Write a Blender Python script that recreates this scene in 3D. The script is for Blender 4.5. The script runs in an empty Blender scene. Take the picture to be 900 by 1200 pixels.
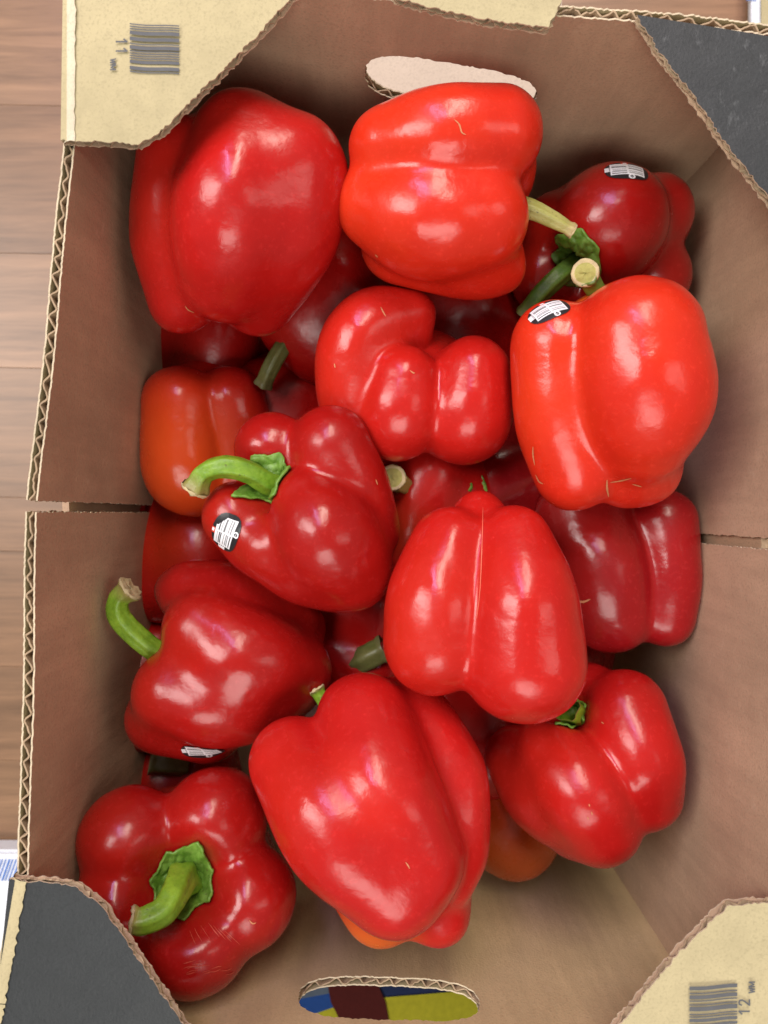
import bpy, bmesh, math, random
import numpy as np
from mathutils import Vector, Matrix, noise as mnoise
from mathutils.bvhtree import BVHTree
from mathutils.geometry import tessellate_polygon

random.seed(7)
rng = np.random.RandomState(7)
sc = bpy.context.scene
COL = sc.collection

# ------------------------------------------------------------------ camera
F = 903.0                    # focal length in photo pixels (photo is 900 x 1200)
RIM = 0.245                  # height of the carton rim above the floor (m)
D0 = 0.296                   # camera to rim
H = RIM + D0
cam_d = bpy.data.cameras.new('camera')
cam_d.sensor_fit = 'VERTICAL'
cam_d.sensor_height = 24.0
cam_d.lens = F / 1200 * 24.0
cam_d.clip_start = 0.01
cam_d.clip_end = 50
cam = bpy.data.objects.new('camera', cam_d)
COL.objects.link(cam)
cam.location = (0, 0, H)
cam.rotation_euler = (0, 0, 0)
sc.camera = cam
cam_d.dof.use_dof = True
cam_d.dof.focus_distance = 0.335
cam_d.dof.aperture_fstop = 7.0

# ------------------------------------------------------------------ room light
world = bpy.data.worlds.new('World')
sc.world = world
world.use_nodes = True
bg = world.node_tree.nodes['Background']
bg.inputs[0].default_value = (1.0, 0.94, 0.86, 1)
bg.inputs[1].default_value = 0.24

def area(name, loc, sx, sy, power, col, target=(0, 0, 0.15), rot=None):
    l = bpy.data.lights.new(name, 'AREA')
    l.shape = 'RECTANGLE'
    l.size = sx; l.size_y = sy
    l.energy = power
    l.color = col
    o = bpy.data.objects.new(name, l)
    COL.objects.link(o)
    o.location = loc
    o.rotation_euler = (Vector(target) - Vector(loc)).to_track_quat('-Z', 'Y').to_euler()
    return o

area('ceiling_tube_warm', (0.16, 1.60, 2.05), 0.38, 1.5, 34, (1.0, 0.90, 0.76))
area('ceiling_tube_violet', (-0.42, 1.35, 2.0), 0.15, 1.1, 15, (0.66, 0.50, 1.0))
area('ceiling_panel_front', (-0.05, -1.40, 1.95), 1.25, 1.0, 26, (1.0, 0.96, 0.90))
area('ceiling_panel_left', (-1.30, 0.50, 2.0), 0.8, 1.2, 38, (1.0, 0.96, 0.92))
area('ceiling_panel_right', (1.50, 0.10, 2.0), 0.6, 1.0, 5, (1.0, 0.93, 0.84))

sc.view_settings.view_transform = 'Standard'
sc.view_settings.look = 'None'
sc.view_settings.gamma = 1
sc.view_settings.exposure = 0.0
sc.cycles.use_denoising = True
sc.cycles.max_bounces = 8

# ------------------------------------------------------------------ helpers
CAM = np.array([0, 0, H])

def P(px, py, depth):
    """photo pixel at a depth below the rim (m) -> world point"""
    d = D0 + depth
    return np.array([(px - 450) / F * d, -(py - 600) / F * d, H - d])

def empty(name, loc, label=None, cat=None, group=None):
    o = bpy.data.objects.new(name, None)
    COL.objects.link(o)
    o.location = Vector(loc)
    o.empty_display_size = 0.02
    if label: o['label'] = label
    if cat: o['category'] = cat
    if group: o['group'] = group
    return o

def mesh_obj(name, me, parent=None, mats=(), smooth=True):
    for m in mats: me.materials.append(m)
    if smooth:
        me.polygons.foreach_set('use_smooth', [True] * len(me.polygons))
    o = bpy.data.objects.new(name, me)
    COL.objects.link(o)
    if parent is not None: o.parent = parent
    return o

def from_pd(name, verts, faces, parent=None, mats=(), smooth=True, mi=None):
    me = bpy.data.meshes.new(name)
    me.from_pydata([tuple(v) for v in verts], [], faces)
    me.update()
    if mi is not None: me.polygons.foreach_set('material_index', mi)
    return mesh_obj(name, me, parent, mats, smooth)

def from_bm(name, bm, parent=None, mats=(), smooth=False):
    me = bpy.data.meshes.new(name)
    bm.to_mesh(me); bm.free()
    return mesh_obj(name, me, parent, mats, smooth)

# ------------------------------------------------------------------ materials
class NT:
    def __init__(s, name):
        s.m = bpy.data.materials.new(name); s.m.use_nodes = True
        s.t = s.m.node_tree; s.b = s.t.nodes['Principled BSDF']
        s.tc = s.n('ShaderNodeTexCoord')
    def n(s, ty, **kw):
        nd = s.t.nodes.new(ty)
        for k, v in kw.items(): setattr(nd, k, v)
        return nd
    def l(s, a, b): s.t.links.new(a, b)
    def noise(s, scale, detail=3, rough=.5, vec=None, dist=0):
        nd = s.n('ShaderNodeTexNoise')
        nd.inputs['Scale'].default_value = scale; nd.inputs['Detail'].default_value = detail
        nd.inputs['Roughness'].default_value = rough; nd.inputs['Distortion'].default_value = dist
        s.l(vec if vec is not None else s.tc.outputs['Object'], nd.inputs['Vector'])
        return nd
    def mapped(s, scale=(1, 1, 1), rot=(0, 0, 0), loc=(0, 0, 0)):
        mp = s.n('ShaderNodeMapping')
        mp.inputs['Scale'].default_value = scale; mp.inputs['Rotation'].default_value = rot
        mp.inputs['Location'].default_value = loc
        s.l(s.tc.outputs['Object'], mp.inputs['Vector'])
        return mp.outputs['Vector']
    def ramp(s, fac, stops):
        r = s.n('ShaderNodeValToRGB'); e = r.color_ramp.elements
        while len(e) < len(stops): e.new(0.5)
        for i, (p, c) in enumerate(stops):
            e[i].position = p; e[i].color = (*c, 1) if len(c) == 3 else c
        s.l(fac, r.inputs['Fac'])
        return r.outputs['Color']
    def mix(s, fac, a, b, mode='MIX'):
        m = s.n('ShaderNodeMix', data_type='RGBA', blend_type=mode)
        for sock, v in ((m.inputs[0], fac), (m.inputs[6], a), (m.inputs[7], b)):
            if isinstance(v, (int, float)): sock.default_value = v
            elif isinstance(v, tuple): sock.default_value = (*v, 1) if len(v) == 3 else v
            else: s.l(v, sock)
        return m.outputs[2]
    def bump(s, h, strength, dist, prev=None):
        b = s.n('ShaderNodeBump'); b.inputs['Strength'].default_value = strength
        b.inputs['Distance'].default_value = dist
        s.l(h, b.inputs['Height'])
        if prev is not None: s.l(prev, b.inputs['Normal'])
        return b.outputs['Normal']
    def set(s, **kw):
        for k, v in kw.items():
            sock = s.b.inputs[k.replace('_', ' ')]
            if isinstance(v, (int, float)): sock.default_value = v
            elif isinstance(v, tuple): sock.default_value = (*v, 1) if (len(v) == 3 and sock.type == 'RGBA') else v
            else: s.l(v, sock)
        return s

def mat_pepper(name, c1, c2, rough=0.215):
    t = NT(name)
    n1 = t.noise(26, 3, .55)
    col = t.mix(t.ramp(n1.outputs['Fac'], [(.32, (0, 0, 0)), (.68, (1, 1, 1))]), c1, c2)
    n3 = t.noise(11, 2, .5, t.mapped(loc=(.31, .77, .13)))
    col = t.mix(t.ramp(n3.outputs['Fac'], [(.48, (0, 0, 0)), (.70, (.55, .55, .55))]), col, (c1[0] * 1.12, c1[1] * 1.8 + .003, c1[2]))
    n2 = t.noise(420, 2, .6)
    col = t.mix(t.ramp(n2.outputs['Fac'], [(.56, (0, 0, 0)), (.76, (.42, .42, .42))]), col,
                tuple(min(1, x * 1.25 + .012) for x in c1))
    at = t.n('ShaderNodeAttribute', attribute_name='tint')
    col = t.mix(at.outputs['Alpha'], col, at.outputs['Color'])
    rn = t.noise(55, 3, .6)
    rr = t.n('ShaderNodeMapRange')
    rr.inputs['To Min'].default_value = rough - .05; rr.inputs['To Max'].default_value = rough + .09
    rr.inputs['From Min'].default_value = .3; rr.inputs['From Max'].default_value = .7
    t.l(rn.outputs['Fac'], rr.inputs['Value'])
    nb = t.bump(t.noise(95, 2, .5).outputs['Fac'], .16, .0022)
    nb = t.bump(t.noise(480, 3, .6).outputs['Fac'], .12, .0006, nb)
    nb = t.bump(t.noise(1100, 2, .5).outputs['Fac'], .10, .0002, nb)
    t.set(Base_Color=col, Roughness=rr.outputs['Result'], Normal=nb, IOR=1.46,
          Subsurface_Weight=.12, Subsurface_Scale=.006, Subsurface_Radius=(1.0, .12, .06))
    return t.m

def mat_green(name, c1, c2, c3):
    t = NT(name)
    v = t.noise(160, 4, .6)
    col = t.mix(t.ramp(v.outputs['Fac'], [(.35, (0, 0, 0)), (.68, (1, 1, 1))]), c1, c2)
    at = t.n('ShaderNodeAttribute', attribute_name='along')
    col = t.mix(t.ramp(at.outputs['Fac'], [(.80, (0, 0, 0)), (1.0, (.9, .9, .9))]), col, c3)
    sp = t.noise(650, 2, .5)
    col = t.mix(t.ramp(sp.outputs['Fac'], [(.66, (0, 0, 0)), (.74, (.7, .7, .7))]), col, (.07, .06, .015))
    nb = t.bump(t.noise(500, 4, .6).outputs['Fac'], .35, .0008)
    t.set(Base_Color=col, Roughness=.42, Normal=nb, Subsurface_Weight=.1, Subsurface_Scale=.004,
          Subsurface_Radius=(.5, 1, .2))
    return t.m

def mat_board(name, c, var=.12, rough=.85, streak=(90, 90, 12), scuff=None, flute=None):
    t = NT(name)
    a = t.noise(14, 4, .6)
    f = t.noise(1.0, 4, .65, t.mapped(streak))
    fine = t.noise(900, 3, .6)
    dark = tuple(x * (1 - var * 1.6) for x in c); lite = tuple(min(1, x * (1 + var)) for x in c)
    col = t.mix(t.ramp(a.outputs['Fac'], [(.3, (0, 0, 0)), (.7, (1, 1, 1))]), dark, lite)
    col = t.mix(.35, col, t.mix(t.ramp(f.outputs['Fac'], [(.35, (0, 0, 0)), (.65, (1, 1, 1))]), dark, lite))
    col = t.mix(t.ramp(fine.outputs['Fac'], [(.50, (0, 0, 0)), (.72, (.65, .65, .65))]), col, tuple(x * .72 for x in c))
    if scuff:
        s1 = t.noise(230, 5, .75, t.mapped((1, .45, 1)))
        s2 = t.noise(28, 3, .6)
        mk = t.mix(1.0, t.ramp(s1.outputs['Fac'], [(.56, (0, 0, 0)), (.74, (1, 1, 1))]),
                   t.ramp(s2.outputs['Fac'], [(.42, (.05, .05, .05)), (.66, (.75, .75, .75))]), 'MULTIPLY')
        col = t.mix(mk, col, scuff)
    wr = t.noise(60, 5, .7, t.mapped((1, 1, .45), rot=(.4, .3, .7)))
    nb = t.bump(fine.outputs['Fac'], .30, .0006)
    nb = t.bump(wr.outputs['Fac'], .22, .0016, nb)
    nb = t.bump(f.outputs['Fac'], .15, .0015, nb)
    if flute:
        w = t.n('ShaderNodeTexWave', wave_type='BANDS', bands_direction=flute)
        w.inputs['Scale'].default_value = 1 / .0078 / 3.183; w.inputs['Distortion'].default_value = .6
        t.l(t.tc.outputs['Object'], w.inputs['Vector'])
        nb = t.bump(w.outputs['Fac'], .05, .0008, nb)
    t.set(Base_Color=col, Roughness=rough, Normal=nb, Specular_IOR_Level=.25)
    return t.m

def mat_plain(name, c, rough=.6, spec=.4):
    t = NT(name)
    a = t.noise(300, 3, .6)
    col = t.mix(t.ramp(a.outputs['Fac'], [(.35, (0, 0, 0)), (.7, (1, 1, 1))]), tuple(x * .9 for x in c), tuple(min(1, x * 1.05) for x in c))
    t.set(Base_Color=col, Roughness=rough, Specular_IOR_Level=spec)
    return t.m

def mat_wood(name, c, seed):
    t = NT(name)
    g = t.noise(1, 6, .65, t.mapped((9, 130, 10), loc=(seed * 3.1, seed * 7.7, 0)), dist=.6)
    g2 = t.noise(1, 4, .6, t.mapped((4, 40, 10), loc=(seed * 1.7, seed * 2.3, 0)), dist=1.2)
    col = t.mix(t.ramp(g.outputs['Fac'], [(.35, (0, 0, 0)), (.68, (1, 1, 1))]),
                tuple(x * .52 for x in c), tuple(min(1, x * 1.15) for x in c))
    col = t.mix(.4, col, t.mix(t.ramp(g2.outputs['Fac'], [(.35, (0, 0, 0)), (.62, (1, 1, 1))]),
                tuple(x * .6 for x in c), tuple(min(1, x * 1.1) for x in c)))
    t.set(Base_Color=col, Roughness=.38, Normal=t.bump(g.outputs['Fac'], .10, .0005))
    return t.m

M = {}
M['inner'] = mat_board('kraft_inside', (.50, .34, .22), .15, scuff=(.60, .44, .30))
M['inner_side'] = mat_board('kraft_inside_of_long_walls', (.50, .34, .22), .15, scuff=(.60, .44, .30), flute='Y')
M['inner_front_lit'] = mat_board('kraft_near_wall_lit_tint', (.53, .395, .215), .15, scuff=(.60, .46, .30), flute='X')  # same kraft, lighter and yellower: light falling on this wall put into colour
M['inner_end'] = mat_board('kraft_inside_of_end_walls', (.50, .34, .22), .15, scuff=(.60, .44, .30), flute='X')
M['tan'] = mat_board('kraft_outside_tan', (.475, .41, .235), .10)
M['edge'] = mat_board('kraft_cut_edge', (.62, .52, .36), .15)
M['medium'] = mat_board('kraft_fluting', (.40, .29, .18), .2)
M['black'] = mat_board('black_printed_kraft', (.042, .045, .046), .12, .5, scuff=(.24, .25, .25))
M['black_plain'] = mat_board('black_printed_kraft_clean', (.032, .036, .037), .10, .47)
M['worn'] = mat_board('worn_fold_paper', (.66, .58, .42), .10, scuff=(.85, .85, .82))
M['ink'] = mat_plain('grey_ink', (.10, .105, .11), .7)
M['white'] = mat_plain('white_carton_paper', (.72, .76, .80), .6)
M['blue_ink'] = mat_plain('blue_ink', (.06, .17, .50), .6)
M['cream'] = mat_board('pale_cream_paper', (.58, .48, .38), .05)
M['yellow'] = mat_plain('yellow_print', (.25, .23, .015), .85, .08)  # printed-carton inks, yellow to grey-blue: shade beside the box put into their darkened colours
M['navy'] = mat_plain('navy_print', (.012, .018, .05), .85, .08)
M['blue'] = mat_plain('blue_print', (.012, .04, .15), .85, .08)
M['maroon'] = mat_plain('maroon_print', (.045, .007, .006), .85, .08)
M['greyblue'] = mat_plain('grey_blue_print', (.06, .075, .10), .85, .08)
M['st_white'] = mat_plain('sticker_white', (.80, .82, .84), .4)
M['st_black'] = mat_plain('sticker_black', (.02, .02, .022), .35)
M['st_grey'] = mat_plain('sticker_grey', (.25, .26, .27), .4)
M['st_red'] = mat_plain('sticker_red', (.62, .06, .03), .4)
M['stem'] = mat_green('fresh_green_stem', (.12, .24, .012), (.22, .38, .025), (.27, .19, .075))
M['stem_pale'] = mat_green('pale_drying_stem', (.30, .30, .07), (.40, .38, .12), (.42, .32, .15))
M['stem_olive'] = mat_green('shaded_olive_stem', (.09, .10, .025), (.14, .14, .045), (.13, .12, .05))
M['stem_dark'] = mat_green('dark_green_stem', (.055, .13, .012), (.12, .22, .025), (.16, .15, .05))
M['calyx'] = mat_green('green_calyx', (.085, .20, .016), (.18, .33, .05), (.16, .24, .05))
M['cut'] = mat_board('dry_cut_stem_end', (.56, .46, .25), .35, .7)
M['cut_core'] = mat_board('pithy_stem_core', (.40, .38, .11), .3, .7)
M['seam'] = mat_plain('pale_red_seam', (.72, .17, .10), .4)
M['scuff'] = mat_plain('scuffed_skin', (.46, .055, .03), .5)
M['scar'] = mat_plain('corky_scar', (.55, .21, .09), .6)

# ------------------------------------------------------------------ floor of laminate planks
base_bm = bmesh.new()
bmesh.ops.create_grid(base_bm, x_segments=1, y_segments=1, size=1.6)
for v in base_bm.verts: v.co.z = -.012
floor = from_bm('floor', base_bm, None, [mat_plain('dark_subfloor', (.05, .035, .025), .8)])
floor['kind'] = 'structure'

def fl_y(py): return -(py - 600) / F * H
strip_px = [-780, -560, -400, -230, -40, 132, 306, 440, 592, 655, 790, 900, 1010, 1180, 1400, 1600, 1900]
strip_col = {}
pl_tilt = math.radians(-1.2)
for i in range(len(strip_px) - 1):
    y1, y0 = fl_y(strip_px[i]), fl_y(strip_px[i + 1])
    c = strip_col.get(strip_px[i + 1], random.choice([(.27, .155, .082), (.30, .175, .096), (.25, .142, .075)]))
    x = -1.5 + random.uniform(-.3, 0)
    joints = [-1.6, -.95, .06 + .05 * math.sin(i * 2.3), .72, 1.6]
    for j in range(4):
        xa, xb = joints[j] + .0004, joints[j + 1] - .0004
        cc = c if j == 1 else random.choice([(.33, .185, .105), (.35, .20, .115), (.31, .175, .10)])
        bm = bmesh.new()
        bmesh.ops.create_cube(bm, size=1)
        for v in bm.verts:
            v.co = Vector(((xa + xb) / 2 + v.co.x * (xb - xa), (y0 + y1) / 2 + v.co.y * (y1 - y0 - .0001), -.005 + v.co.z * .01))
        bmesh.ops.bevel(bm, geom=list(bm.edges), offset=.0002, segments=1, affect='EDGES')
        bmesh.ops.rotate(bm, verts=bm.verts, cent=(0, 0, 0), matrix=Matrix.Rotation(pl_tilt, 3, 'Z'))
        from_bm('plank', bm, floor, [mat_wood('laminate', cc, i * 5 + j)])

# ------------------------------------------------------------------ the carton
carton = empty('cardboard_carton', (1.4 * .01, -.012, 0),
               'open brown corrugated carton holding the peppers, top cut out to four corner flaps', 'box')
ORG = np.array(carton.location)
TL, TR = P(108, -32, 0), P(958, 46, 0)
BR, BL = P(893, 1288, 0), P(29, 1248, 0)
TH = .0042   # board thickness
PITCH = .0078

def jag(pts, closed, cut, amp, step=.0011, seed=0):
    """pts 2D polygon; cut = set of edge indices that were knife-cut -> subdivide and roughen"""
    r = random.Random(seed); out = []
    n = len(pts)
    for i in range(n):
        a = Vector(pts[i]); b = Vector(pts[(i + 1) % n])
        out.append(tuple(a))
        if i in cut:
            L = (b - a).length; m = max(1, int(L / step))
            nrm = Vector((-(b - a).y, (b - a).x)).normalized()
            for k in range(1, m):
                p = a.lerp(b, k / m)
                q = amp * (r.uniform(-1, 1) * 1.0 + 1.1 * mnoise.noise(Vector((p.x * 260, p.y * 260, seed * 3.3))) + .7 * mnoise.noise(Vector((p.x * 70, p.y * 70, seed // 10))))
                out.append(tuple(p + nrm * q))
    return out

def fill(poly, holes=()):
    bm = bmesh.new()
    es = []
    for loop in [poly] + list(holes):
        vs = [bm.verts.new((p[0], p[1], 0)) for p in loop]
        for i in range(len(vs)): es.append(bm.edges.new((vs[i], vs[(i + 1) % len(vs)])))
    bmesh.ops.triangle_fill(bm, use_beauty=True, use_dissolve=False, edges=es)
    return bm

def cut_grid(bm, lo, hi, axis, step):
    x = lo + step
    n = Vector((1, 0, 0)) if axis == 0 else Vector((0, 1, 0))
    while x < hi:
        bmesh.ops.bisect_plane(bm, geom=list(bm.verts) + list(bm.edges) + list(bm.faces), dist=1e-7,
                               plane_co=n * x, plane_no=n)
        x += step

def board(name, poly, warp, mats, cut=(), holes=(), hole_cut=True, flute_axis=0, amp=.0004, seed=1, parent=None,
          medium_band=None):
    """corrugated board: two liners and a real fluted medium. poly in (u,v); w in [0,TH] (0 = inside face).
    warp(u,v,w)->world. mats: inner liner, outer liner, medium"""
    verts, faces, mi = [], [], []
    us = [p[0] for p in poly]; vs_ = [p[1] for p in poly]
    for layer in range(3):
        pl = jag(poly, True, cut, amp * (1.0 if layer != 2 else 1.4), seed=seed * 10 + layer)
        hl = [jag(h, True, set(range(len(h))) if hole_cut else (), amp * .9, seed=seed * 20 + layer) for h in holes]
        bm = fill(pl, hl)
        lo = (min(us), min(vs_)); hi = (max(us), max(vs_))
        if layer < 2:
            cut_grid(bm, lo[0], hi[0], 0, .03); cut_grid(bm, lo[1], hi[1], 1, .03)
        else:
            cut_grid(bm, lo[flute_axis], hi[flute_axis], flute_axis, PITCH / 12)
        off = len(verts)
        bm.verts.index_update()
        for v in bm.verts:
            u, w_ = v.co.x, v.co.y
            if layer == 0: w = .0002
            elif layer == 1: w = TH - .0002
            else:
                q = (u if flute_axis == 0 else w_)
                ph = 2 * math.pi * q / PITCH + 3.4 * mnoise.noise(Vector((u * 42, w_ * 42, seed)))
                sn = math.sin(ph + .5 * math.sin(ph))
                w = TH / 2 + (TH / 2 - .0007) * sn * min(1, .80 + .45 * mnoise.noise(Vector((u * 23, w_ * 23, seed + 2))) + .3 * mnoise.noise(Vector((u * 120, w_ * 120, seed + 5))))
            verts.append(warp(u, w_, w))
        for f in bm.faces:
            faces.append([v.index + off for v in f.verts]); mi.append(layer)
        bm.free()
    o = from_pd(name, verts, faces, parent, list(mats) + [M['edge'], M['edge'], M['medium']], smooth=False, mi=mi)
    s = o.modifiers.new('liner_thickness', 'SOLIDIFY'); s.thickness = .00065; s.offset = 0
    s.material_offset_rim = 3
    return o

def wall_warp(A, B, bulgeA=0., bulgeB=0., lean=0.):
    """vertical wall from rim point A to rim point B, inside face on the left of A->B... w grows outwards"""
    A = np.array(A); B = np.array(B)
    t = (B - A); L = np.linalg.norm(t[:2]); t = t / np.linalg.norm(t)
    out = np.array([t[1], -t[0], 0.0]); out /= np.linalg.norm(out)
    def f(u, v, w):
        k = u / L
        b = bulgeA * (1 - k) + bulgeB * k
        hh = max(0, min(1, v / RIM))
        edge = min(1, max(0, min(u, L - u) / .03))
        wob = edge * .0009 * mnoise.noise(Vector((u * 14 + A[0] * 50, v * 9, A[1] * 30)))
        p = A + t * u + out * (w + b * hh ** 1.6 + wob * 1.5)
        return np.array([p[0], p[1], v]) - ORG
    return f, L

HT = RIM
# ----- long side walls: each split in two halves by the slit
def side(A, B, bA, bB, seed, cutedges):
    w, L = wall_warp(A, B, bA, bB)
    return board('side_panel', [(0, 0.004), (L, 0.004), (L, HT), (0, HT)], w, [M['inner_side'], M['tan'], M['medium']],
                 cut={1, 2, 3} if True else (), seed=seed, parent=carton, amp=.0003)
# walk counter-clockwise seen from above (outside on the right hand): BL->BR->TR->TL->BL
midR = P(931, 648, 0); midR2 = P(932, 633, 0)
midL = P(62, 588, 0); midL2 = P(61, 601, 0)
side(BR, midR, 0, .007, 3, ())
side(midR2, TR, .009, 0, 4, ())
side(TL, midL, 0, .006, 5, ())
side(midL2, BL, .006, .000, 6, ())

def strip(mid, other, sgn):
    a = np.array(mid); b = np.array(other); m = (a + b) / 2
    n = np.array([sgn, 0, 0])
    verts = []
    for z in np.linspace(.004, HT - .045, 8):
        off = .0066 + .0075 * (z / HT) ** 1.6
        for dy in (-.03, .03): verts.append(np.array([m[0] + sgn * off - dy * .05, m[1] + dy, z]) - ORG)
    o = from_pd('seam_strip', verts, [(2 * i, 2 * i + 1, 2 * i + 3, 2 * i + 2) for i in range(7)], carton, [M['inner']], smooth=False)
    so = o.modifiers.new('board', 'SOLIDIFY'); so.thickness = .003
strip(midL, midL2, -1)
strip(midR, midR2, 1)

def hole(cx, cz, hw, hh, n=40, sag=0.):
    pts = []
    for i in range(n):
        a = 2 * math.pi * i / n
        x = abs(math.cos(a)) ** .55 * math.copysign(1, math.cos(a))
        y = abs(math.sin(a)) ** .75 * math.copysign(1, math.sin(a))
        pts.append((cx + hw * x, cz + hh * y + sag * x))
    return pts

w, L = wall_warp(BL, BR)
def u_on(A, B, px, d):
    p = P(px, 1170, d); t = (B - A)[:2]; t = t / np.linalg.norm(t)
    return float(np.dot((p - A)[:2], t))
uc = u_on(BL, BR, 456, .05)
def front_warp(u, v, ww): return w(u, v, ww)
board('end_panel', [(0, .004), (L, .004), (L, HT), (0, HT)], front_warp, [M['inner_front_lit'], M['tan'], M['medium']],
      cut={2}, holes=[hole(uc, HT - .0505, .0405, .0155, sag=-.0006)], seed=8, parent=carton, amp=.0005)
w2, L2 = wall_warp(TR, TL)
p_h = P(530, 95, .05); t2 = (TL - TR)[:2]; t2 = t2 / np.linalg.norm(t2)
uh = float(np.dot((p_h - TR)[:2], t2))
board('end_panel', [(0, .004), (L2, .004), (L2, HT), (0, HT)], w2, [M['inner_end'], M['tan'], M['medium']],
      cut={2}, holes=[hole(uh, HT - .0560, .0395, .019, sag=.0045)], seed=9, parent=carton, amp=.0005)
# bottom
bm = bmesh.new()
vs = [bm.verts.new(Vector((q[0] - ORG[0], q[1] - ORG[1], .003))) for q in (BL, BR, TR, TL)]
bm.faces.new(vs)
r_ = bmesh.ops.extrude_face_region(bm, geom=list(bm.faces))
for v in [e for e in r_['geom'] if isinstance(e, bmesh.types.BMVert)]: v.co.z += .005
bmesh.ops.recalc_face_normals(bm, faces=bm.faces)
from_bm('bottom_panel', bm, carton, [M['inner']])

# ----- corner flaps lying on the rim
def flap(name, px, cut, top, seed, lift=.001, fa=0, label=None, droop=None):
    pts = [P(x, y, -lift) for x, y in px]
    poly = [(p[0], p[1]) for p in pts]
    def wp(u, v, w):
        z = RIM + lift + w + .0012 * mnoise.noise(Vector((u * 22, v * 22, seed)))
        if droop: z += droop(u, v)
        return np.array([u, v, z]) - ORG
    o = board(name, poly, wp, [M['inner'], top, M['medium']], cut=cut, flute_axis=fa, seed=seed, parent=carton, amp=.00045)
    if label: o['label'] = label
    return o

f_tl = flap('corner_flap', [(79, -40), (77, 171), (120, 172), (166, 176), (196, 158), (262, 92), (352, -2), (392, -40)],
            {1, 2, 3, 4, 5, 6}, M['tan'], 11, fa=0, label='tan corner flap printed with 11 WM')
f_br = flap('corner_flap', [(907, 1050), (850, 1054), (826, 1074), (790, 1112), (716, 1200), (640, 1286), (895, 1296)],
            {0, 1, 2, 3, 4}, M['tan'], 12, fa=0, label='tan corner flap printed with 12 WM')
f_tr = flap('corner_flap', [(742, 26), (964, 62), (955, 262), (912, 256), (898, 242), (846, 174), (800, 108), (766, 66)],
            {2, 3, 4, 5, 6, 7}, M['black'], 13, fa=1, label='black printed corner flap scuffed with pale marks')
f_bl = flap('corner_flap', [(17, 1024), (60, 1028), (96, 1034), (126, 1058), (158, 1104), (190, 1152), (228, 1206), (262, 1256), (-6, 1256)],
            {0, 1, 2, 3, 4, 5, 6}, M['black_plain'], 14, fa=1, label='plain black printed corner flap')
f_rem = flap('flap_remnant', [(455, -14), (560, -2), (657, 3), (650, 22), (640, 41), (600, 36), (520, 20), (462, 6)],
             {0, 1, 2, 3, 4, 5, 6}, M['tan'], 15, lift=.002, fa=0, label='torn tan strip left of the top flap')

# folds along the outer edges of the flaps
def fold(px, wd, mat, name, seed):
    a, b = [P(x, y, -.004) for x, y in px]
    verts, faces = [], []
    n = 30; t = (b - a); t /= np.linalg.norm(t); out = np.array([t[1], -t[0], 0.])
    prof = [(wd, .0052), (wd * .6, .0056), (0, .0048), (-.0016, .0034), (-.0024, .001), (-.0024, -.03)]
    for i in range(n + 1):
        p = a + (b - a) * i / n
        for (s, z) in prof:
            q = p - out * s * (1 + .25 * mnoise.noise(Vector((i * .7, seed, s * 500)))) * 1.0
            verts.append(np.array([q[0], q[1], RIM + .0008 + z]) - ORG)
    m = len(prof)
    for i in range(n):
        for j in range(m - 1):
            faces.append((i * m + j, i * m + j + 1, (i + 1) * m + j + 1, (i + 1) * m + j))
    return from_pd(name, verts, faces, carton, [mat], smooth=True)
fold([(82, -40), (80, 168)], .0030, M['worn'], 'folded_edge', 3)
fold([(21, 1028), (-4, 1170)], .0042, M['tan'], 'folded_edge', 5)
fold([(-4, 1171), (-20, 1256)], .0042, M['tan'], 'folded_edge', 7)

# printed bar codes and lettering on the tan flaps (flat ink just proud of the paper)
ZI = RIM + .001 + TH + .0011
def ink_quad(verts, faces, pts):
    k = len(verts)
    for x, y in pts:
        d = D0 - (ZI - RIM)
        verts.append(np.array([(x - 450) / F * d, -(y - 600) / F * d, ZI]) - ORG)
    faces.append((k, k + 1, k + 2, k + 3))
def barcode(x0, y0, x1, y1, skew, bars, parent):
    verts, faces = [], []
    tot = sum(bars); y = y0
    for i, b in enumerate(bars):
        h = (y1 - y0) * b / tot
        if i % 2 == 0:
            n = 6
            for k in range(n):
                xa, xb = x0 + (x1 - x0) * k / n, x0 + (x1 - x0) * (k + 1) / n
                da, db = skew * k / n + .8 * math.sin(k * .9), skew * (k + 1) / n + .8 * math.sin((k + 1) * .9)
                ink_quad(verts, faces, [(xa, y + h + da), (xb, y + h + db), (xb, y + db), (xa, y + da)])
        y += h
    o = from_pd('barcode', verts, faces, parent, [M['ink']], smooth=False)
    return o
bars1 = [1, 1, 1, 1, 1, 1, 3, 2, 3, 2, 1, 1, 3, 1, 1, 1, 1, 1, 1, 1, 1, 1, 2.5, 2.5, 3, 1, 1]
barcode(152, 27, 210, 84, 3.5, bars1, f_tl)
bars2 = [3, 2, 1, 1, 3, 1, 1, 2, 1, 1, 3.5, 2, 1, 1, 1, 1, 2.5, 1.5, 2, 1, 1, 1, 3]
barcode(808, 1156, 864, 1212, -3, bars2, f_br)
GLYPH = {'1': [[(.15, .72), (.55, 1), (.55, 0)]],
         '2': [[(.08, .76), (.22, .96), (.5, 1), (.78, .92), (.84, .70), (.66, .46), (.1, .0), (.88, .0)]],
         'W': [[(0, 1), (.24, 0), (.5, .8), (.76, 0), (1, 1)]],
         'M': [[(0, 0), (.02, 1), (.5, .15), (.98, 1), (1, 0)]]}
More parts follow.
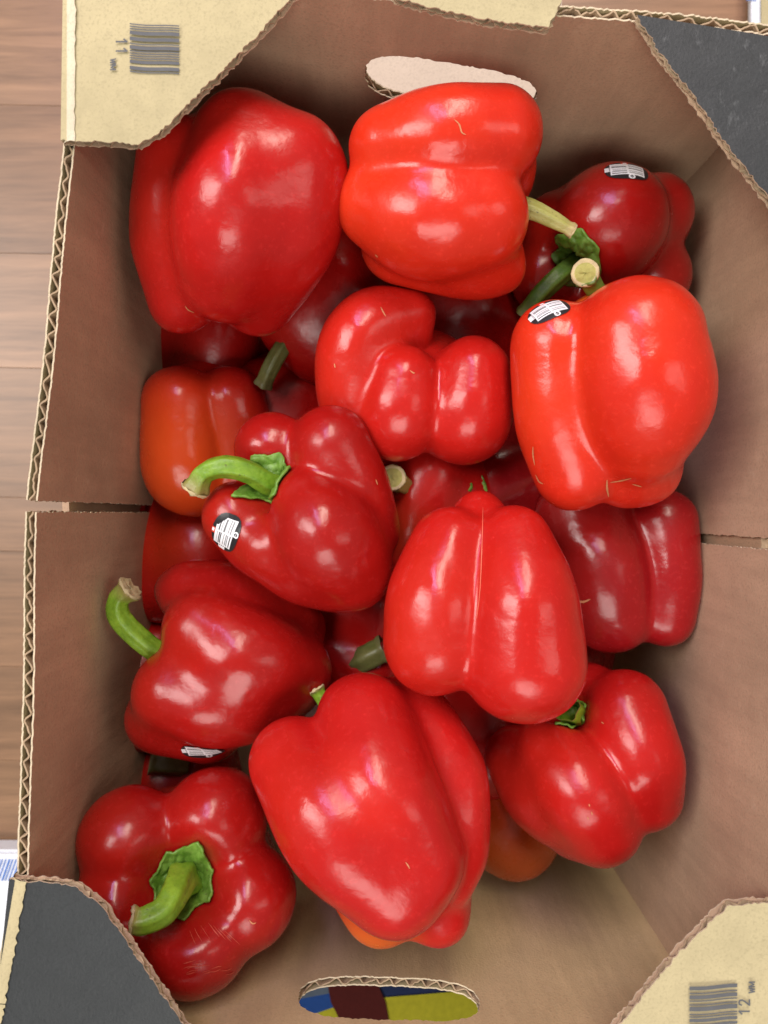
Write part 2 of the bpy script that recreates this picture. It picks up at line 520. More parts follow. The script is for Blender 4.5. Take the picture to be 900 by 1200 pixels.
def lettering(txt, px, py, gh, gw, gap, sw, sgn, parent):
    """stroked capitals; sgn=1 reads down the photo with tops to the right, -1 reads up with tops to the left"""
    verts, faces = [], []
    tot = len(txt) * gw + (len(txt) - 1) * gap
    for i, ch in enumerate(txt):
        for st in GLYPH[ch]:
            q = [Vector((i * (gw + gap) + x * gw - tot / 2, y * gh - gh / 2)) for x, y in st]
            for a, b in zip(q[:-1], q[1:]):
                d = (b - a).normalized(); n = Vector((-d.y, d.x)) * sw / 2
                a2, b2 = a - d * sw * .35, b + d * sw * .35
                pts = [a2 + n, b2 + n, b2 - n, a2 - n]
                ink_quad(verts, faces, [(px + sgn * v.y, py + sgn * v.x) for v in pts])
    for k in range(len(verts)): verts[k] = verts[k] + np.array([0, 0, .00002 * (k // 4)])
    return from_pd('lettering', verts, faces, parent, [M['ink']], smooth=False)
lettering('11', 142.5, 54, 12.5, 7.5, 3.5, 1.9, 1, f_tl)
lettering('WM', 132.5, 75.5, 6, 5.6, 1.6, 1.5, 1, f_tl)
lettering('12', 872, 1180, 12, 8, 3, 1.9, -1, f_br)
lettering('WM', 881, 1157, 6.5, 5.6, 1.6, 1.5, -1, f_br)

# ------------------------------------------------------------------ neighbours of the carton
def box_part(name, x0, x1, y0, y1, z0, z1, mat, parent, bev=.0012, org=(0, 0, 0), rz=0):
    bm = bmesh.new(); bmesh.ops.create_cube(bm, size=1)
    for v in bm.verts:
        v.co = Vector(((x0 + x1) / 2 + v.co.x * (x1 - x0), (y0 + y1) / 2 + v.co.y * (y1 - y0), (z0 + z1) / 2 + v.co.z * (z1 - z0)))
    if bev: bmesh.ops.bevel(bm, geom=list(bm.edges), offset=bev, segments=2, affect='EDGES')
    return from_bm(name, bm, parent, [mat] if not isinstance(mat, (list, tuple)) else mat)

def wcarton(name, px, py, top_z, wx, wy, rz, label, stripes, corner):
    """closed white carton; `corner` tells which corner sits at the photo pixel"""
    d = H - top_z
    cx, cy = (px - 450) / F * d, -(py - 600) / F * d
    e = empty(name, (cx + corner[0] * wx / 2, cy + corner[1] * wy / 2, 0), label, 'box')
    box_part('body', -wx / 2, wx / 2, -wy / 2, wy / 2, .001, top_z, M['white'], e, .002)
    lx, ly = -corner[0] * wx / 2, -corner[1] * wy / 2
    for (ox, oy, L_, W_, n, mt) in stripes:
        verts, faces = [], []
        for k in range(n):
            wd = W_ * (.55 if k % 3 else .8)
            x0 = lx + ox + k * W_ * 1.45
            a = len(verts)
            sh = L_ * .35
            verts += [(x0, ly + oy, top_z + .0006), (x0 + wd, ly + oy, top_z + .0006),
                      (x0 + wd + sh, ly + oy + L_, top_z + .0006), (x0 + sh, ly + oy + L_, top_z + .0006)]
            faces.append((a, a + 1, a + 2, a + 3))
        from_pd('barcode', verts, faces, e, [mt], smooth=False)
    return e
e1 = wcarton('white_carton', 26, 997, .02, .2, .22, 0, 'white carton with blue printed bars beside the black lower left corner flap', 
        [(-.0210, -.020, .0145, .0016, 8, M['blue_ink'])], (-1, -1))
e2 = wcarton('white_carton', 884, 52, .012, .2, .2, 0, 'cream carton with a white and blue edge beyond the top right corner',
        [], (1, 1))
box_part('cream_panel', -.096, .1, -.099, .1, .0125, .0135, M['tan'], e2, 0)
verts, faces = [], []
for k in range(5):
    a = len(verts); x0 = -.107 + k * .0014
    verts += [(x0, -.0725, .0155), (x0 + .0008, -.0725, .0155), (x0 + .0008, .1, .0155), (x0, .1, .0155)]
    faces.append((a, a + 1, a + 2, a + 3))
box_part('folded_tab', -.1035, -.0980, -.098, .1, .0120, .0149, M['white'], e2, .0004)
from_pd('barcode', verts, faces, e2, [M['blue_ink']], smooth=False)

e3 = empty('pale_carton', (.035, .262, 0), 'pale cream carton glimpsed through the far hand hole', 'box')
box_part('body', -.085, .066, -.036, .05, .001, .105, M['cream'], e3, .0015)

# colourful printed carton glimpsed through the near hand hole
pz = .035
dd = H - pz
def q2(px, py): return ((px - 450) / F * dd, -(py - 600) / F * dd)
pe_x, pe_y = q2(470, 1250)
pc = empty('printed_carton', (pe_x, pe_y - .02, 0), 'yellow and navy printed carton seen through the near hand hole', 'box')
def rel(px, py, z): 
    x, y = q2(px, py); return (x - pe_x, y - (pe_y - .02), z)
box_part('body', -.12, .12, -.13, q2(0, 1120)[1] - (pe_y - .02), .001, pz, M['navy'], pc, .002)
def sheet(name, pts, z, mat):
    return from_pd(name, [rel(x, y, pz + z) for x, y in pts], [list(range(len(pts)))[::-1]], pc, [mat], smooth=False)
sheet('yellow_panel', [(438, 1169), (500, 1164), (620, 1154), (700, 1150), (700, 1300), (440, 1300)], .0008, M['yellow'])
sheet('yellow_panel', [(330, 1200), (388, 1180), (440, 1175), (440, 1300), (330, 1300)], .0008, M['yellow'])
sheet('blue_panel', [(300, 1178), (400, 1160), (400, 1176), (330, 1200), (300, 1215)], .0012, M['blue'])
sheet('grey_panel', [(300, 1130), (400, 1130), (400, 1160), (300, 1178)], .0016, M['greyblue'])
pts = [(386, 1130), (384, 1150), (388, 1172), (402, 1200), (430, 1230), (456, 1230), (457, 1200), (452, 1172), (442, 1150), (432, 1130)]
sheet('maroon_panel', pts, .0022, M['maroon'])

# ------------------------------------------------------------------ peppers
def catmull(pts, n):
    pts = np.array(pts, float)
    if len(pts) == 1: return pts
    Q = np.vstack([2 * pts[0] - pts[1], pts, 2 * pts[-1] - pts[-2]])
    out = []
    for i in range(len(pts) - 1):
        p0, p1, p2, p3 = Q[i:i + 4]
        for t in np.linspace(0, 1, n, endpoint=False):
            out.append(.5 * ((2 * p1) + (-p0 + p2) * t + (2 * p0 - 5 * p1 + 4 * p2 - p3) * t * t + (-p0 + 3 * p1 - 3 * p2 + p3) * t ** 3))
    out.append(pts[-1])
    return np.array(out)

_ico = {}
def ico(sub):
    if sub not in _ico:
        bm = bmesh.new(); bmesh.ops.create_icosphere(bm, subdivisions=sub, radius=1)
        bm.verts.index_update()
        _ico[sub] = (np.array([v.co[:] for v in bm.verts]), [[v.index for v in f.verts] for f in bm.faces])
        bm.free()
    return _ico[sub]

_edg = {}
def edges_of(sub):
    if sub not in _edg:
        _edg[sub] = np.array(sorted({tuple(sorted((f[i], f[(i + 1) % 3]))) for f in ico(sub)[1] for i in range(3)}))
    return _edg[sub]

class Frame:
    """a place in the carton: photo pixel + depth below the rim, with the view-aligned axes used to describe a pepper"""
    def __init__(s, px, py, depth):
        s.C = P(px, py, depth); s.px, s.py = px, py
        s.N = (CAM - s.C) / np.linalg.norm(CAM - s.C)
        s.s = (D0 + depth) / F
    def pt(s, x, y, h):
        D = np.array([(x - 450) / F, -(y - 600) / F, -1.0])
        base = s.C + s.N * (h * s.s)
        t = np.dot(base - CAM, s.N) / np.dot(D, s.N)
        return CAM + D * t

def sdf_factory(segs, k, cav):
    def f(Pn):
        d = None
        for (A, B, ra, rb) in segs:
            best = None
            for i in range(len(A)):
                ab = B[i] - A[i]; L = ab @ ab + 1e-12
                t = np.clip(((Pn - A[i]) @ ab) / L, 0, 1)
                q = np.linalg.norm(Pn - A[i] - t[:, None] * ab, axis=1) - (ra[i] + (rb[i] - ra[i]) * t)
                best = q if best is None else np.minimum(best, q)
            if d is None: d = best
            else:
                h = np.maximum(k - np.abs(d - best), 0) / k
                d = np.minimum(d, best) - h * h * k / 4
        for (c, r, kk) in cav:
            q = r - np.linalg.norm(Pn - c, axis=1)
            h = np.maximum(kk - np.abs(d - q), 0) / kk
            d = np.maximum(d, q) + h * h * kk / 4
        return d
    return f

class Pepper:
    def __init__(s, px, py, depth, lobes, k, mat, label, cav=(), sub=6, tint=(), bumps=1.0, seed=0, center_h=0, world=None, group='red bell peppers in the carton'):
        fr = s.fr = Frame(px, py, depth)
        segs = []
        for lb in lobes:
            a = catmull([(*(fr.pt(x, y, h)), r * fr.s) for (x, y, h, r) in lb], 9) if len(lb) > 1 else np.array([(*(fr.pt(*lb[0][:3])), lb[0][3] * fr.s)] * 2)
            segs.append((a[:-1, :3], a[1:, :3], a[:-1, 3], a[1:, 3]))
        cv = [(fr.pt(x, y, h), r * fr.s, kk * fr.s) for (x, y, h, r, kk) in cav]
        s.f = sdf_factory(segs, k * fr.s, cv)
        s.build(fr.pt(px, py, center_h), sub, mat, label, tint, bumps, seed, group)
    def build(s, C, sub, mat, label, tint, bumps, seed, group):
        V, faces = ico(sub)
        t = np.full(len(V), .11)
        for _ in range(34):
            t = t - .8 * s.f(C + V * t[:, None])
            t = np.clip(t, .004, .14)
        E = edges_of(sub)
        for _ in range(3):                                  # relax the lobe joints
            acc = np.zeros_like(t); cnt = np.zeros_like(t)
            np.add.at(acc, E[:, 0], t[E[:, 1]]); np.add.at(acc, E[:, 1], t[E[:, 0]])
            np.add.at(cnt, E[:, 0], 1); np.add.at(cnt, E[:, 1], 1)
            t = .45 * t + .55 * acc / cnt
        pts = C + V * t[:, None]
        # gentle unevenness of real skin
        off = Vector((seed * 3.7, seed * 1.3, 0))
        amp = np.array([mnoise.noise(Vector(p) * 34 + off) * .0012 + mnoise.noise(Vector(p) * 90 + off) * .00030 for p in pts]) * bumps
        pts = pts + V * amp[:, None]
        s.base = np.array([C[0], C[1], pts[:, 2].min()])
        s.C = C
        s.e = empty('bell_pepper', s.base, label, 'pepper', group)
        loc = pts - s.base
        me = bpy.data.meshes.new('body'); me.from_pydata(loc.tolist(), [], faces); me.update()
        s.body = mesh_obj('body', me, s.e, [mat])
        col = np.zeros((len(V), 4), np.float32)
        for (x, y, h, r, c, a) in tint:
            q = s.fr.pt(x, y, h); rr = r * s.fr.s
            d = np.linalg.norm(pts - q, axis=1)
            w = np.clip(1.25 - d / rr, 0, 1); w = w * w * (3 - 2 * w) * a
            m = w > col[:, 3]
            col[m, :3] = c; col[m, 3] = w[m]
        at = me.color_attributes.new('tint', 'FLOAT_COLOR', 'POINT')
        at.data.foreach_set('color', col.ravel())
        s.bvh = BVHTree.FromPolygons(loc.tolist(), faces)
    def cast(s, o, d):
        h = s.bvh.ray_cast(Vector(o - s.base), Vector(d))
        return h
    def pixel(s, px, py):
        D = np.array([(px - 450) / F, -(py - 600) / F, -1.0]); D /= np.linalg.norm(D)
        hit = s.cast(CAM, D)
        if hit[0] is None: return None, None
        return np.array(hit[0]) + s.base, np.array(hit[1])

    # ---- stem, cut end and calyx
    def stem(s, pts, mat='stem', calyx=None, cut=True, cut_n=None, seed=1, ridge=.12, end_flare=1.15, calyx_axis=None, calyx_mat='calyx', core=True):
        fr = s.fr
        a = catmull([(*(fr.pt(x, y, h)), r * fr.s) for (x, y, h, r) in pts], 8)
        n = len(a); K = 20
        T = np.gradient(a[:, :3], axis=0); T /= np.linalg.norm(T, axis=1)[:, None]
        if cut_n is not None:
            T[-1] = cut_n / np.linalg.norm(cut_n); T[-2] = T[-1] * .6 + T[-2] * .4; T[-2] /= np.linalg.norm(T[-2])
        ref = np.array([.3, .2, .93]);
        u = np.cross(T[0], ref); u /= np.linalg.norm(u)
        verts, faces, along = [], [], []
        frames = []
        for i in range(n):
            u = u - T[i] * (u @ T[i]); u /= np.linalg.norm(u); v = np.cross(T[i], u)
            fl = end_flare if i >= n - 2 else (1.06 if i == n - 3 else 1.0)
            frames.append((u.copy(), v))
            for j in range(K):
                th = 2 * math.pi * j / K
                rr = a[i, 3] * fl * (1 + ridge * math.cos(5 * th + seed + i * .05) + .05 * mnoise.noise(Vector((i * .4, j * .6, seed))))
                verts.append(a[i, :3] + (u * math.cos(th) + v * math.sin(th)) * rr - s.base); along.append(i / (n - 1))
        for i in range(n - 1):
            for j in range(K):
                faces.append((i * K + j, i * K + (j + 1) % K, (i + 1) * K + (j + 1) % K, (i + 1) * K + j))
        faces.append(tuple(range(K - 1, -1, -1)))
        st = from_pd('stem', verts, faces, s.e, [M[mat]])
        at = st.data.attributes.new('along', 'FLOAT', 'POINT'); at.data.foreach_set('value', along)
        if cut:
            u, v = frames[-1]; c = a[-1, :3]; t = T[-1]; R = a[-1, 3] * end_flare
            cv, cf, mi = [], [], []
            prof = [(1.04, -.10), (1.07, .06), (.92, .13), (.78, .04), (.66, .10), (.35, .05), (.0, .09)]
            for (q, hgt) in prof:
                for j in range(K):
                    th = 2 * math.pi * j / K
                    w = 1 + .10 * mnoise.noise(Vector((math.cos(th) * 2, math.sin(th) * 2, seed + q)))
                    hz = (hgt + .04) * R * (1 + 2.0 * mnoise.noise(Vector((math.cos(th) * 3, math.sin(th) * 3, seed + 9 + q * 5))))
                    cv.append(c + (u * math.cos(th) + v * math.sin(th)) * R * q * w + t * hz - s.base)
            for i in range(len(prof) - 1):
                for j in range(K):
                    cf.append((i * K + j, i * K + (j + 1) % K, (i + 1) * K + (j + 1) % K, (i + 1) * K + j)); mi.append(1 if (i >= 3 and core) else 0)
            from_pd('cut_end', cv, cf, st, [M['cut'], M['cut_core']], mi=mi)
        if calyx:
            s.calyx(a[0, :3], (T[2] if calyx_axis is None else np.array(calyx_axis)), calyx * fr.s, seed, a[0, 3], calyx_mat)
        return st
    def calyx(s, c, ax, R, seed, r0, matn='calyx'):
        ax = ax / np.linalg.norm(ax)
        u = np.cross(ax, [.2, .9, .1]); u /= np.linalg.norm(u); v = np.cross(ax, u)
        K, J = 96, 15
        verts, faces = [], []
        for i in range(J + 1):
            q = i / J
            for j in range(K):
                th = 2 * math.pi * j / K
                Rr = R * (.86 + .16 * (1 - abs(math.sin(3.5 * th + seed))) + .17 * mnoise.noise(Vector((math.cos(th) * 1.6, math.sin(th) * 1.6, seed * 2.1))))
                r = r0 * .55 + (Rr - r0 * .55) * q
                o = c + (u * math.cos(th) + v * math.sin(th)) * r + ax * .03
                hit = s.cast(o, -ax)
                lim = .03 + .012
                if hit[0] is None or hit[3] > lim:
                    p = o - ax * lim - s.base; nn = ax
                else:
                    p = np.array(hit[0]); nn = np.array(hit[1])
                cr = .0017 * abs(mnoise.noise(Vector(((p + s.base) * 210).tolist()) + Vector((seed, 0, 0)))) + .0009 * mnoise.noise(Vector(((p + s.base) * 520).tolist())) * q
                rib = .0008 * max(0, math.cos(6 * th + seed * 2)) ** 3 * (1 - q * .6)
                edge = .0005 * max(0, q - .6) / .4 * (.6 + mnoise.noise(Vector((th * 2, seed, 4))))
                inner = .0035 * max(0, 1 - q / .35) ** 2
                verts.append(p + nn * (.0008 + cr + edge + rib) + ax * inner)
        for i in range(J):
            for j in range(K):
                faces.append((i * K + j, i * K + (j + 1) % K, (i + 1) * K + (j + 1) % K, (i + 1) * K + j))
        o = from_pd('calyx', verts, faces, s.e, [M[matn]])
        so = o.modifiers.new('leaf_thickness', 'SOLIDIFY'); so.thickness = .0010; so.offset = 0
        at = o.data.attributes.new('along', 'FLOAT', 'POINT')
        at.data.foreach_set('value', [.75 * (i // K) / J for i in range(len(verts))])
        return o

    # ---- flat print
    def sticker(s, px, py, ang, w=.019, h=.0145, style=0, lift=.0004, stretch=1.0):
        c, n = s.pixel(px, py)
        if c is None: print('STICKER MISS', px, py); return
        right = np.array([math.cos(ang), -math.sin(ang), 0])       # photo-down angle
        t1 = right - n * (right @ n); t1 /= np.linalg.norm(t1); t2 = np.cross(n, t1)
        nx, ny = 66, 54
        verts, idx = [], {}
        def inside(a, b): return (abs(a) ** 2.6 + abs(b) ** 2.6) < 1
        grid = np.zeros((ny, nx), int)
        for j in range(ny):
            for i in range(nx):
                a = (i + .5) / nx * 2 - 1; b = (j + .5) / ny * 2 - 1
                if not inside(a, b): grid[j, i] = -1; continue
                grid[j, i] = 1
                # barcode panel
                if -.76 < a < .80 and -.58 < b < .74:
                    grid[j, i] = 0
                    A = (b + .58) / 1.32
                    m = int(A * 23)
                    left = a < .02
                    pat = '00100101001000101001000' if left else '00010010000110010010000'
                    if m in range(23) and pat[m] == '1' and (-.70 < a < -.03 or .05 < a < .74): grid[j, i] = 3 if m % 2 else 1
                    if style == 1 and a > .3 and b > .2 and a + b > .95: grid[j, i] = 1
                # little round emblem
                ea, eb = (a - .18) * 1.32, b + .76
                er = math.hypot(ea, eb)
                if er < .21: grid[j, i] = 0
                if er < .12 and abs(eb) > .03: grid[j, i] = 1
                # red corner tag with pale block
                if b > .74 and -.24 < a < .10: grid[j, i] = 2
                if b > .80 and -.16 < a < .02: grid[j, i] = 0
                # small code block at the side
                if a < -.68 and -.18 < b < .34 and (int((b + .18) * 14) % 2 == 0 or a < -.82): grid[j, i] = 0
        def vid(i, j):
            if (i, j) not in idx:
                a = (i / nx * 2 - 1) * w / 2; b = (j / ny * 2 - 1) * h / 2
                o = c + t1 * a + t2 * b + n * .02
                hit = s.cast(o, -n)
                p = np.array(hit[0]) if hit[0] is not None and hit[3] < .034 else o - n * .034 - s.base
                idx[(i, j)] = len(verts); verts.append(p + n * lift)
            return idx[(i, j)]
        faces, mi = [], []
        for j in range(ny):
            for i in range(nx):
                if grid[j, i] >= 0:
                    faces.append((vid(i, j), vid(i + 1, j), vid(i + 1, j + 1), vid(i, j + 1))); mi.append(grid[j, i])
        return from_pd('sticker', verts, faces, s.e, [M['st_white'], M['st_black'], M['st_red'], M['st_grey']], mi=mi)

    def scar(s, pts, wpx=1.6, mat='scar', lift=.00025):
        P_ = catmull(pts, 6); verts, faces = [], []
        n = len(P_)
        T = np.gradient(P_, axis=0); T /= np.linalg.norm(T, axis=1)[:, None] + 1e-9
        k = 0
        for i in range(n):
            ww = wpx * .5 * (math.sin(math.pi * (i + .4) / (n - .2)) ** .6) * (1 + .5 * mnoise.noise(Vector((i * .9, pts[0][0], 0))))
            for sg in (-1, 1):
                q = P_[i] + np.array([-T[i][1], T[i][0]]) * ww * sg
                c, nn = s.pixel(q[0], q[1])
                if c is None: return
                verts.append(c + nn * lift - s.base)
        for i in range(n - 1):
            faces.append((2 * i, 2 * i + 1, 2 * i + 3, 2 * i + 2))
        return from_pd('scar', verts, faces, s.e, [M[mat]])

RED = mat_pepper('pepper_skin_red', (.47, .011, .009), (.38, .008, .007))
RED_BRIGHT = mat_pepper('pepper_skin_bright_red', (.49, .013, .009), (.42, .010, .007))
ORANGE_RED = mat_pepper('pepper_skin_orange_red', (.61, .028, .010), (.54, .018, .008))
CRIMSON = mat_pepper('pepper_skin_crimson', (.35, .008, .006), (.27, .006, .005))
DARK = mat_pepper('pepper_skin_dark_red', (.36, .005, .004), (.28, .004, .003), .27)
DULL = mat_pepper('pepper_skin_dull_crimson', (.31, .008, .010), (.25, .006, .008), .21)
AMBER = mat_pepper('pepper_skin_orange_blush', (.52, .050, .008), (.42, .018, .007), .25)
ORG_T = (.58, .11, .012)

# P9: upright pepper in the middle
p = Pepper(567, 712, .050, [
    [(528, 640, 26, 46), (512, 700, 36, 57), (509, 752, 30, 60)],
    [(602, 640, 26, 46), (611, 700, 38, 62), (613, 775, 30, 70)],
    [(561, 608, -8, 34), (566, 690, -42, 64), (566, 742, -50, 60)]], 13, RED_BRIGHT,
    'bright red bell pepper standing pointed end up in the middle, pale seam down its front', seed=1)
p.scar([(566, 595), (565, 640), (563, 690), (559, 725)], 1.0, 'seam')

# P12: large pepper bottom centre
p12 = p = Pepper(430, 940, .042, [
    [(343, 892, 20, 52), (398, 962, 44, 70), (463, 1030, 32, 60)],
    [(428, 846, 30, 58), (446, 925, 48, 68), (482, 1005, 36, 60)],
    [(478, 826, 0, 42), (527, 905, 6, 42), (533, 985, 2, 40), (524, 1030, -4, 34)],
    [(400, 950, -45, 66), (446, 1056, -34, 48)],
    [(500, 950, -45, 62), (512, 1066, -36, 40)]], 11, RED,
    'largest red bell pepper, lying diagonally at the bottom centre, orange patch under its tip', seed=2,
    tint=[(440, 1095, -30, 55, ORG_T, .95), (430, 930, 60, 60, (.66, .03, .012), .8)])
p.stem([(385, 830, -26, 9), (377, 818, -24, 8), (371, 808, -22, 9)], 'stem', seed=2)

# P4: orange-red pepper at the right
p4 = p = Pepper(713, 462, .052, [
    [(650, 406, 30, 52), (656, 490, 32, 52), (672, 552, 22, 48)],
    [(745, 402, 36, 74), (753, 462, 39, 77), (752, 508, 30, 58)],
    [(748, 543, -4, 51), (732, 552, -4, 44)],
    [(722, 420, -42, 84), (728, 520, -46, 68)]], 14, ORANGE_RED,
    'orange-red bell pepper by the right wall with a sticker on its upper left edge', seed=3,
    tint=[(700, 342, 0, 46, (.72, .12, .012), .7)])
p.sticker(643, 362, math.radians(-25), .0180, .0125)
p.stem([(706, 352, -30, 11), (694, 335, -14, 11), (686, 320, 0, 12.5)], 'stem_dark', cut_n=(CAM - Frame(686, 320, .05).C) + np.array([0, .05, 0]), seed=4, end_flare=1.22)
p.scar([(711, 562), (711, 572), (713, 582)], 2.4)
p.scar([(715, 565), (728, 563), (740, 560)], 1.6)
p.scar([(741, 567), (752, 570)], 1.2)
p.scar([(625, 523), (625, 533), (627, 545)], 1.6)
p.scar([(628, 556), (632, 564), (637, 567)], 1.6)

# P2: orange-red pepper at the top, lying on its side
p2 = p = Pepper(515, 228, .045, [
    [(457, 172, 22, 46), (520, 162, 34, 54), (583, 158, 22, 50)],
    [(442, 243, 26, 48), (500, 258, 40, 66), (556, 256, 34, 60)],
    [(470, 285, -20, 50), (550, 296, -8, 56), (586, 313, -8, 33)],
    [(480, 200, -40, 70), (560, 200, -40, 70)]], 15, ORANGE_RED,
    'orange-red bell pepper lying sideways below the far hand hole, short stem pointing right', seed=4)
p.stem([(600, 238, 4, 11), (626, 247, 8, 10.5), (650, 259, 10, 9), (671, 271, 10, 6.5)], 'stem_pale', seed=5, end_flare=1.25)
p.scar([(532, 140), (538, 146), (541, 155), (546, 158)], 1.8, 'scar')

# P1: big pepper top left
p = Pepper(285, 252, .052, [
    [(214, 190, -10, 52), (200, 280, -4, 46), (213, 350, -6, 42)],
    [(288, 172, 20, 60), (276, 250, 46, 72), (266, 322, 32, 56)],
    [(335, 210, 26, 72), (326, 272, 28, 70), (302, 345, -6, 50)],
    [(280, 220, -50, 84), (270, 300, -50, 72)]], 16, RED,
    'large red bell pepper in the top left corner, partly under the tan flap marked 11', seed=5)
p.scar([(217, 358), (221, 363), (228, 366)], 1.2)

# P5: pepper seen from its end, with a deep fold
p = Pepper(485, 445, .082, [
    [(479, 371, 10, 32), (442, 379, 20, 40), (416, 408, 26, 43), (416, 455, 22, 45), (428, 490, 10, 48)],
    [(474, 446, 40, 40), (467, 486, 36, 50), (464, 502, 18, 38)],
    [(554, 438, 28, 43), (548, 486, 26, 53), (530, 500, 12, 42)],
    [(490, 460, -42, 78)]], 10, RED_BRIGHT,
    'red bell pepper seen end-on in the middle, lobes folded round a deep hollow', seed=6,
    cav=[])
p.scar([(446, 360), (449, 366), (452, 371)], 1.6)
p.scar([(480, 434), (484, 437), (486, 437)], 1.6)
p.scar([(392, 426), (393, 431)], 1.4)

# P6: stem towards the left, sticker
p6 = p = Pepper(358, 600, .066, [
    [(388, 524, 20, 48), (408, 562, 14, 46), (426, 624, 0, 44)],
    [(358, 592, 36, 44), (384, 630, 42, 60), (406, 662, 22, 54)],
    [(318, 642, 20, 42), (366, 664, 14, 48), (400, 676, 0, 42)],
    [(278, 604, 8, 40), (302, 632, 2, 42)],
    [(318, 526, -6, 44), (350, 570, -20, 52)],
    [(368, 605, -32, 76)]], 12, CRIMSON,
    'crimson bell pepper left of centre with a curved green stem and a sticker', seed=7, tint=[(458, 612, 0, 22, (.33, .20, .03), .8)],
    cav=[(318, 574, 24, 22, 20)])
p.stem([(336, 566, 8, 15), (316, 566, 30, 13), (290, 552, 46, 12), (262, 547, 50, 12), (240, 554, 44, 11), (229, 572, 36, 13)], 'stem', calyx=33, seed=6, calyx_axis=(-.55, .1, .85))
p.sticker(264, 625, math.radians(-65), .0185, .0130, 1)

# P8: stem far left
p8 = p = Pepper(268, 775, .080, [
    [(237, 738, 36, 46), (290, 772, 40, 58), (346, 786, 16, 44)],
    [(208, 810, 22, 49), (262, 820, 26, 54), (322, 808, 8, 46)],
    [(190, 842, -14, 42), (244, 852, -16, 42)],
    [(226, 696, -4, 40), (284, 706, -4, 46), (342, 738, -16, 42)],
    [(206, 692, -24, 24)],
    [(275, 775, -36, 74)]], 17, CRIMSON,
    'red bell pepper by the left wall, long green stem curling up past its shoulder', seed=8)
p.stem([(198, 772, 4, 12), (184, 764, 10, 12), (160, 745, 18, 12), (140, 722, 26, 12), (139, 702, 34, 11), (152, 690, 40, 13)], 'stem', seed=8, core=False)
p.sticker(238, 880, math.radians(-8), .020, .012)

# P13: bottom left, stem towards the camera
p13 = p = Pepper(215, 1030, .060, [
    [(152, 982, 22, 58), (174, 1002, -80, 50)],
    [(252, 962, 30, 62), (236, 988, -80, 50)],
    [(287, 1050, 22, 60), (266, 1042, -80, 48)],
    [(230, 1102, 24, 59), (228, 1084, -80, 48)],
    [(146, 1060, 14, 56), (174, 1054, -80, 48)],
    [(216, 1036, -44, 115)]], 13, CRIMSON,
    'bell pepper in the bottom left corner facing up, green stem in its middle', seed=9, tint=[(240, 992, 60, 24, (.14, .045, .012), .7)],
    cav=[(211, 1042, 62, 34, 40)])
p.stem([(214, 1034, 40, 21), (212, 1030, 62, 17), (204, 1048, 84, 15), (190, 1068, 94, 14), (168, 1078, 96, 13), (156, 1078, 96, 12)], 'stem', calyx=40, seed=3, calyx_axis=p.fr.N)
for k in range(14):
    rx, ry = random.uniform(-1, 1), random.uniform(-1, 1)
    x0, y0 = 243 + rx * 28, 1136 + ry * 10
    p.scar([(x0, y0), (x0 + random.uniform(4, 9), y0 - random.uniform(0, 3)), (x0 + random.uniform(9, 15), y0 - 3)], random.uniform(.6, 1.1), 'scuff')
for k in range(7):
    x0 = 222 + k * 7 + random.uniform(-2, 2); y0 = 1082 + abs(k - 3) * 3
    p.scar([(x0, y0), (x0 + 3 + k, y0 + 8), (x0 + 7 + k * 1.8, y0 + 16)], random.uniform(.6, 1.0), 'scuff')

# P3: back right
p3 = p = Pepper(716, 268, .092, [
    [(712, 264, 26, 67), (734, 275, -60, 58)],
    [(655, 270, 8, 46), (672, 275, -60, 50)],
    [(642, 325, 14, 46), (665, 328, -60, 48)],
    [(768, 250, -16, 44), (764, 268, -70, 42)],
    [(764, 322, -22, 46), (752, 320, -70, 46)],
    [(705, 335, 6, 42)]], 12, CRIMSON,
    'dark bell pepper in the top right corner with a sticker on its upper edge', seed=10,
    cav=[(674, 306, 44, 24, 24)])
p.sticker(735, 199, math.radians(6), .0200, .0130)
p.stem([(682, 302, 20, 14), (672, 310, 46, 12), (652, 326, 72, 11), (632, 346, 82, 10), (613, 370, 80, 9)], 'stem_dark', calyx=32, seed=9, calyx_axis=p3.fr.N + np.array([-.1, 0, 0]), cut=False)

# P7: orange-blushed pepper at the left wall
p = Pepper(240, 515, .118, [
    [(213, 474, 18, 44), (217, 545, 18, 49), (230, 566, 4, 40)],
    [(270, 470, 12, 42), (282, 545, 6, 48)],
    [(240, 450, -24, 36), (245, 520, -34, 60)]], 8, RED,
    'orange-blushed bell pepper standing low against the left wall', seed=11,
    tint=[(205, 540, 40, 105, (.60, .070, .010), .85)])

# P10: dull crimson at the right wall
p = Pepper(735, 665, .108, [
    [(682, 606, 20, 54), (700, 665, 26, 58), (714, 714, 16, 50)],
    [(776, 612, 8, 40), (784, 670, 10, 36), (778, 722, 4, 34)],
    [(730, 650, -40, 72), (735, 690, -40, 60)],
    [(652, 640, -14, 40), (668, 700, -20, 40)]], 10, DULL,
    'dull crimson bell pepper low against the right wall, two smooth lobes pointing down', seed=12)
p.scar([(676, 704), (684, 705), (692, 702)], 2.6)

# P11: right lower
p11 = p = Pepper(690, 893, .090, [
    [(648, 884, 28, 46), (680, 925, 32, 54), (700, 960, 14, 50)],
    [(604, 888, 6, 38), (640, 930, 6, 48), (672, 962, -6, 42)],
    [(732, 836, 18, 50), (750, 890, 22, 48), (756, 930, 4, 42)],
    [(690, 812, -8, 38)],
    [(690, 890, -38, 80)]], 11, RED,
    'red bell pepper at the lower right, green stem stub half hidden under its neighbour', seed=13,
    cav=[(660, 836, 30, 20, 22)])
p.stem([(671, 836, 26, 15), (668, 832, 50, 14), (663, 829, 66, 13)], 'stem', calyx=21, seed=5, calyx_axis=(-.4, .3, .85), cut=False)

